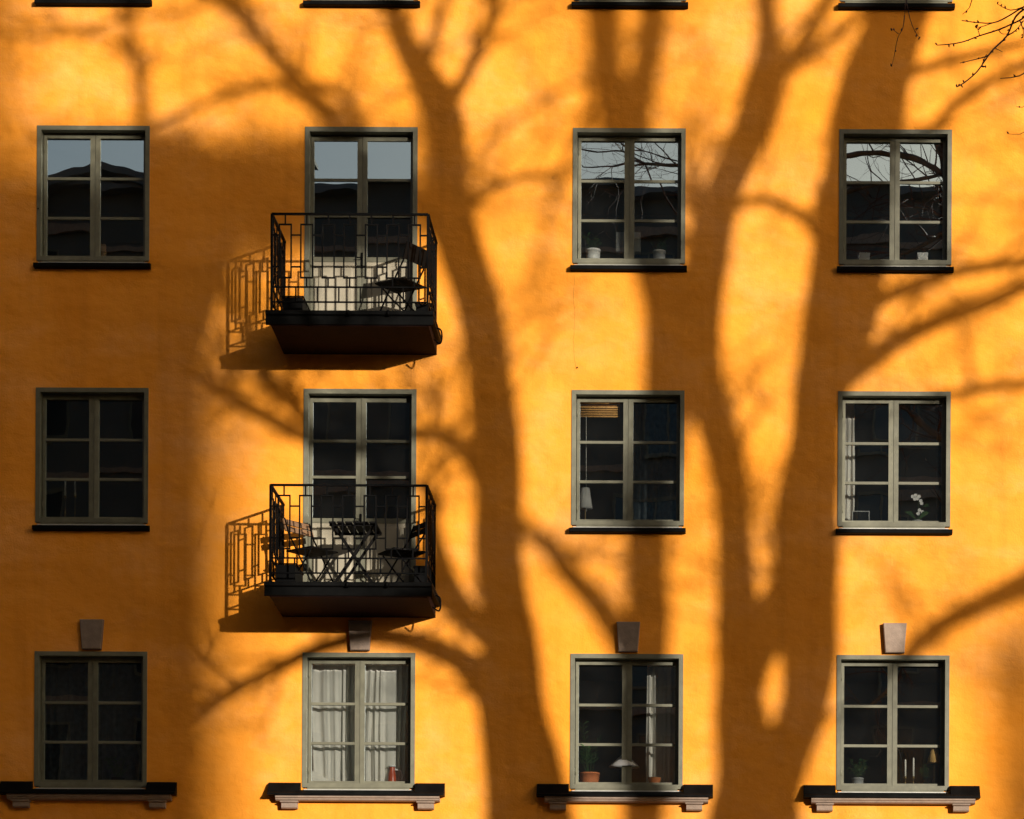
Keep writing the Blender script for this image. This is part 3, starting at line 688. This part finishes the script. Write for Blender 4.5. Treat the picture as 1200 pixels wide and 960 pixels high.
treeC, oC = make_tree('stout bare tree whose forked trunk shadow rises between the two right window columns',
 [(885,1020,104),(884,960,96),(878,900,66),(868,810,50),(867,700,41),(858,620,36),(845,540,38),(832,470,42),(821,410,48),(822,350,48),(838,280,46),(855,210,40),(875,150,42),(894,95,42),(897,50,27),(893,0,24),(890,-60,20),(880,-160,12)],
 [([(888,975,60),(916,905,50),(944,830,52),(949,760,58),(939,695,70),(943,645,68),(946,590,64),(957,510,54),(970,440,62),(980,395,72),(990,340,78),(1003,260,78),(1018,180,78),(1031,100,74),(1045,40,66),(1060,-20,52),(1075,-130,28)], -2.0, 0),
  ([(880,900,30),(882,810,26),(891,745,40),(899,705,20),(903,680,6)], -.4, 0),
  ([(900,102,25),(930,62,20),(955,25,17),(982,-22,15),(1010,-90,10)], 1, 0),
  ([(915,88,13),(960,55,12),(1005,22,11),(1050,-30,9)], 1.5, 0),
  ([(852,246,13),(900,234,12),(940,255,12),(958,284,10)], -.6, 0),
  ([(842,310,14),(828,270,12),(815,228,10)], .5, 0),
  ([(985,445,32),(1040,406,26),(1084,384,24),(1134,363,22),(1200,335,19),(1275,300,15),(1340,270,9)], 1, -.9),
  ([(1000,372,22),(1060,341,18),(1122,320,16),(1200,305,14),(1290,285,9)], 0, -1.1),
  ([(1025,170,18),(1080,160,15),(1118,122,14),(1160,95,13),(1210,70,10),(1260,40,7)], 1, -1.5),
  ([(1040,95,13),(1110,72,12),(1200,50,10)], -1, -1.5),
  ([(1035,60,30),(1075,20,24),(1098,-40,18)], 1, -1.6)], 15.0, 13, .6)
treeE, oE = make_tree('bare tree whose single bough throws a slanting shadow over the lowest right window',
 [(1345,1020,60),(1340,800,56),(1335,690,50),(1330,600,42),(1328,500,32),(1325,420,24),(1330,300,14)],
 [([(1335,640,38),(1275,648,34),(1205,682,31),(1162,702,29),(1122,722,26),(1086,746,22),(1052,778,15),(1020,815,7)], 1, 0),
  ([(1325,440,20),(1260,446,15),(1200,450,14),(1150,455,13),(1112,462,11),(1080,475,6)], -1, 0)], 16.0, 14, .35)
treeI, oI = make_tree('slender bare tree standing far down the park path',
 [(1200,1020,62),(1196,930,58),(1194,840,52),(1200,780,44),(1225,720,34),(1260,640,24),(1290,560,12)], [([(1196,850,30),(1165,790,26),(1150,740,12)], 1, 0)], 56.0, 16, .3)
treeF, oF = make_tree('slim bare tree shading the wall beside the leftmost window column',
 [(182,1020,30),(182,800,30),(182,600,30),(180,420,28),(178,280,24),(174,170,17),(165,95,14),(146,22,13),(132,-30,11),(120,-110,7)],
 [([(160,75,9),(130,45,9),(100,38,7),(70,30,5)], .5, 0), ([(148,30,9),(170,-20,8),(185,-90,5)], .5, 0)], 17.0, 15, .4)

# the drooping end of the first tree's low branch, hanging into the upper right of the view
YT = -14.0
tip = SH(172, 900, A_T)
tws = [([(1290,40),(1248,6),(1222,2),(1205,8),(1190,20),(1180,42),(1165,57),(1157,67),(1145,84),(1130,97),(1121,102)], .0078),
       ([(1248,6),(1205,18),(1195,24),(1170,35),(1148,42),(1129,49),(1112,52),(1098,53)], .006),
       ([(1222,0),(1200,8),(1180,20),(1163,27),(1140,26),(1127,24)], .0055),
       ([(1157,66),(1146,69),(1125,74)], .004), ([(1165,56),(1175,61)], .003), ([(1156,64),(1150,78),(1155,77)], .003),
       ([(1250,40),(1205,82),(1190,90),(1172,92)], .005), ([(1150,-25),(1139,0),(1136,9),(1128,17)], .0038),
       ([(1240,60),(1205,120),(1191,125)], .003), ([(1240,100),(1205,152),(1182,157)], .003), ([(1200,8),(1184,12),(1169,5)], .0038),
       ([(1180,42),(1190,36),(1200,24)], .0045), ([(1163,27),(1148,32),(1143,30)], .003), ([(1170,35),(1175,40),(1188,39)], .003),
       ([(1148,42),(1146,35),(1143,31)], .003), ([(1195,24),(1199,35),(1199,43)], .004),
       ([(1090,-60),(1068,-20),(1062,0),(1060,18)], .0032), ([(1062,0),(1067,24),(1074,40),(1079,44)], .0028), ([(1060,18),(1058,33),(1052,45),(1048,65),(1045,78)], .003), ([(1053,40),(1048,36),(1044,33)], .0022), ([(1072,38),(1076,33)], .002)]
hang = MB(); bud = MB(); rr = random.Random(5)
def yoff(px, py): return .22*noise.noise(Vector((px*.013, py*.013, 2.7)))
for path, r in tws:
    pp = [list(W(x, y, YT+yoff(x, y))) for x, y in path]; sp = smoothpath(pp, 3)
    hang.tube([Vector(p)-oA for p in sp], [r*1.12*(1-.6*i/(len(sp)-1)) for i in range(len(sp))], 6)
    for i in range(3, len(sp)):
        if rr.random() < .42:
            c = Vector(sp[i])-oA; d = Vector((rr.gauss(0,1), rr.gauss(0,.6), rr.gauss(.4,1))).normalized()
            bud.tube([c, c+d*.010, c+d*.022], [.003,.0062,.0015], 5)
first = Vector(W(1290,40,YT)); hang.tube([p-oA for p in (tip, tip.lerp(first,.5)+Vector((0,0,.03)), first)], [.03,.018,.009], 7)
up = W(1090,-60,YT); hang.tube([Vector(p)-oA for p in (W(1290,40,YT), W(1220,-60,YT), W(1150,-90,YT), up)], [.012,.009,.007,.004], 6)
hang.tube([Vector(p)-oA for p in (W(1150,-90,YT), W(1150,-25,YT))], [.006,.004], 6)
hang.build('drooping_branch', M['twig'], treeA); q = bud.build('buds', M['twig'], treeA); q['kind'] = 'stuff'

# pine: its open crown throws the soft half-shade left of the upper balcony
def make_pine(label, t0):
    rr = random.Random(21); pts, rad = limb([(150,1020,36),(165,800,34),(190,600,32),(225,430,28),(270,300,22),(310,225,12)], t0)
    foot = pts[0].copy(); foot.z = 0; o = foot; t = thing('pine_tree', label, 'tree', o)
    MB().tube([p-o for p in [foot]+pts], [rad[0]*1.2]+rad, 12).build('trunk', M['bark'], t)
    nd = MB(); br = MB()
    for (cx, cy, rx, ry) in ((225,215,55,52),(290,205,62,52),(355,212,60,50),(355,225,62,50),(420,222,55,48),(425,230,55,46),(462,238,34,34),(215,310,38,40),(240,270,45,34),(320,262,55,32),(195,180,30,26),(400,265,40,24)):
        c = SH(cx, cy, t0); br.tube([pts[-3]-o, (pts[-3].lerp(c,.6)-o)+Vector((0,0,.1)), c-o], [.07,.05,.02], 6)
        for _ in range(210):
            a, u = rr.uniform(0,6.28), abs(rr.gauss(0,.75)); dz = rr.gauss(0,.9)
            p = SH(cx+rx*u*math.cos(a), cy+ry*u*math.sin(a), t0+dz)-o
            for k in range(2):
                d = Vector((rr.gauss(0,1),rr.gauss(0,1),rr.gauss(.2,.7))).normalized(); s = d.orthogonal().normalized()*.030; L = rr.uniform(.14,.26)
                nd.add([p-s, p+s, p+d*L+s*.5, p+d*L-s*.5], [(0,1,2,3)])
    br.build('boughs', M['bark'], t); q = nd.build('crown', M['needle'], t); q['kind'] = 'stuff'
make_pine('pine with a broad open crown shading the wall left of the upper balcony', 30.0)

# ------------------------------------------------------------------ the house across the street (mirrored in the upper panes, shades the wall's left end)
H = thing('town_house', 'dark shaded house across the street mirrored in the upper window panes', 'building', (0,-45,0))
hw = MB(); hw.box(-45, 17, -13, 0, 0, 28.2); hw.build('wall', M['farwall'], H)
r_ = MB().prismx([(.35,28.21),(.35,28.35),(-6.2,30.25),(-13.3,28.3),(-13.3,28.21)], -45.4, 17.4).build('roof', M['farroof'], H)
MB().prismy([(-20.2,26.9),(-9.2,26.9),(-14.7,28.6)], .02, -5).build('gable', M['farwall'], H)
gr = MB()
for s in (-1, 1): gr.add([(-14.7,.5,28.65),(-14.7+s*6.2,.5,26.8),(-14.7+s*6.2,-5,26.8),(-14.7,-5,28.65),(-14.7,.5,28.9),(-14.7+s*6.2,.5,27.05),(-14.7+s*6.2,-5,27.05),(-14.7,-5,28.9)], [(0,1,2,3),(4,7,6,5),(0,4,5,1),(1,5,6,2)])
gr.build('gable_roof', M['farroof'], H)
for cx, cw, ch in ((-21.5,.6,30.9),(-9.6,.4,30.3),(-4.3,.3,30.1)):
    c = MB(); c.box(cx-cw, cx+cw, -3.4, -2.3, 28.6, ch); c.box(cx-cw-.1, cx+cw+.1, -3.5, -2.2, ch+.001, ch+.16); c.build('chimney', M['farwall'], r_)
for k in range(9): MB().box(-45, 17, .03, .12, 3.2*k+1.0, 3.2*k+1.18).build('string_course', M['stone'], H)
fw = MB(); fw.box(-.65,.65,.0,.03,0,1.7); fwm = fw.mesh('window', M['fardark'])
ff = ring(MB(), -.72, .72, -.06, 1.76, .07, .001, .06); ff.box(-.03,.03,.031,.055,.01,1.69); ffm = ff.mesh('frame', M['frame'])
for zi in range(8):
    for xi in range(12):
        x = -23+xi*3.4
        wo = inst('window', fwm, H, (x, .003, 2.0+zi*3.2)); inst('frame', ffm, wo)

G = thing('town_house', 'tall house down the street whose shadow covers the left end of the wall', 'building', (0,-75,0))
MB().box(18, 46.25, -14, 0, 0, 29.9).build('wall', M['farwall'], G)
r_ = MB().prismx([(.3,29.91),(.3,30.02),(-7,31.8),(-14.3,30.02),(-14.3,29.91)], 17.7, 46.3).build('roof', M['farroof'], G)
MB().box(42.7, 44.2, -2.0, -.9, 28.0, 36).build('chimney', M['farwall'], r_)  # unseen stack added to shade the far-left strip of the wall
for zi in range(8):
    for xi in range(7):
        wo = inst('window', fwm, G, (21+xi*3.6, .003, 2.2+zi*3.3)); inst('frame', ffm, wo)

N = thing('sky_blocker', 'added unseen dark block at right angles to the ochre wall, holding off sky light', 'building', (-14.9,-7.6,0))  # unseen house shape added to keep sky light off the wall's left part
MB().box(-5.2, 5.2, -7.4, 7.55, 0, 30).build('wall', mat('sky_blocker_brown', (.055,.035,.028), .9, var=.25, vscale=3), N)
MB().prismy([(-5.5,30.01),(5.5,30.01),(5.5,30.15),(0,32.6),(-5.5,30.15)], -7.7, 7.5).build('roof', M['farroof'], N)
for zi in range(6):
    for yi in range(3):
        wo = inst('window', fwm, N, (5.203, -4.6+yi*3.9, 2.0+zi*3.2), -math.pi/2); wo.rotation_euler.z = -math.pi/2; inst('frame', ffm, wo)
for x0, x1, y, hz, lab in ((30, 74, -122, 25, 'long grey skyline block added to dim the low sky glow'), (76, 128, -128, 26, 'wide grey skyline block added further along to dim the low sky glow'), (-20, 28, -135, 27, 'grey skyline block added behind the house across the street to dim the low sky'), (130, 190, -110, 24, 'grey skyline block added at the far corner to dim the low sky')):
    B = thing('skyline_blocker', lab, 'building', ((x0+x1)/2, y, 0)); h = (x1-x0)/2  # unseen blocks added to cut horizon glow and fill light on the facade
    MB().box(-h, h, -12, 0, 0, hz).build('wall', M['farwall'], B)
    MB().prismx([(.3,hz+.01),(.3,hz+.12),(-6,hz+1.9),(-12.3,hz+.12),(-12.3,hz+.01)], -h-.3, h+.3).build('roof', M['farroof'], B)
    for zi in range(7):
        for xi in range(int(h*2/4)): wo = inst('window', fwm, B, (-h+2.2+xi*4, .003, 2+zi*3.2))

MB().box(-17, -1.4, -36, -8.6, 0, 36).build('blocker_wing', bpy.data.materials['sky_blocker_brown'], N)  # second volume added to block more sky on the left
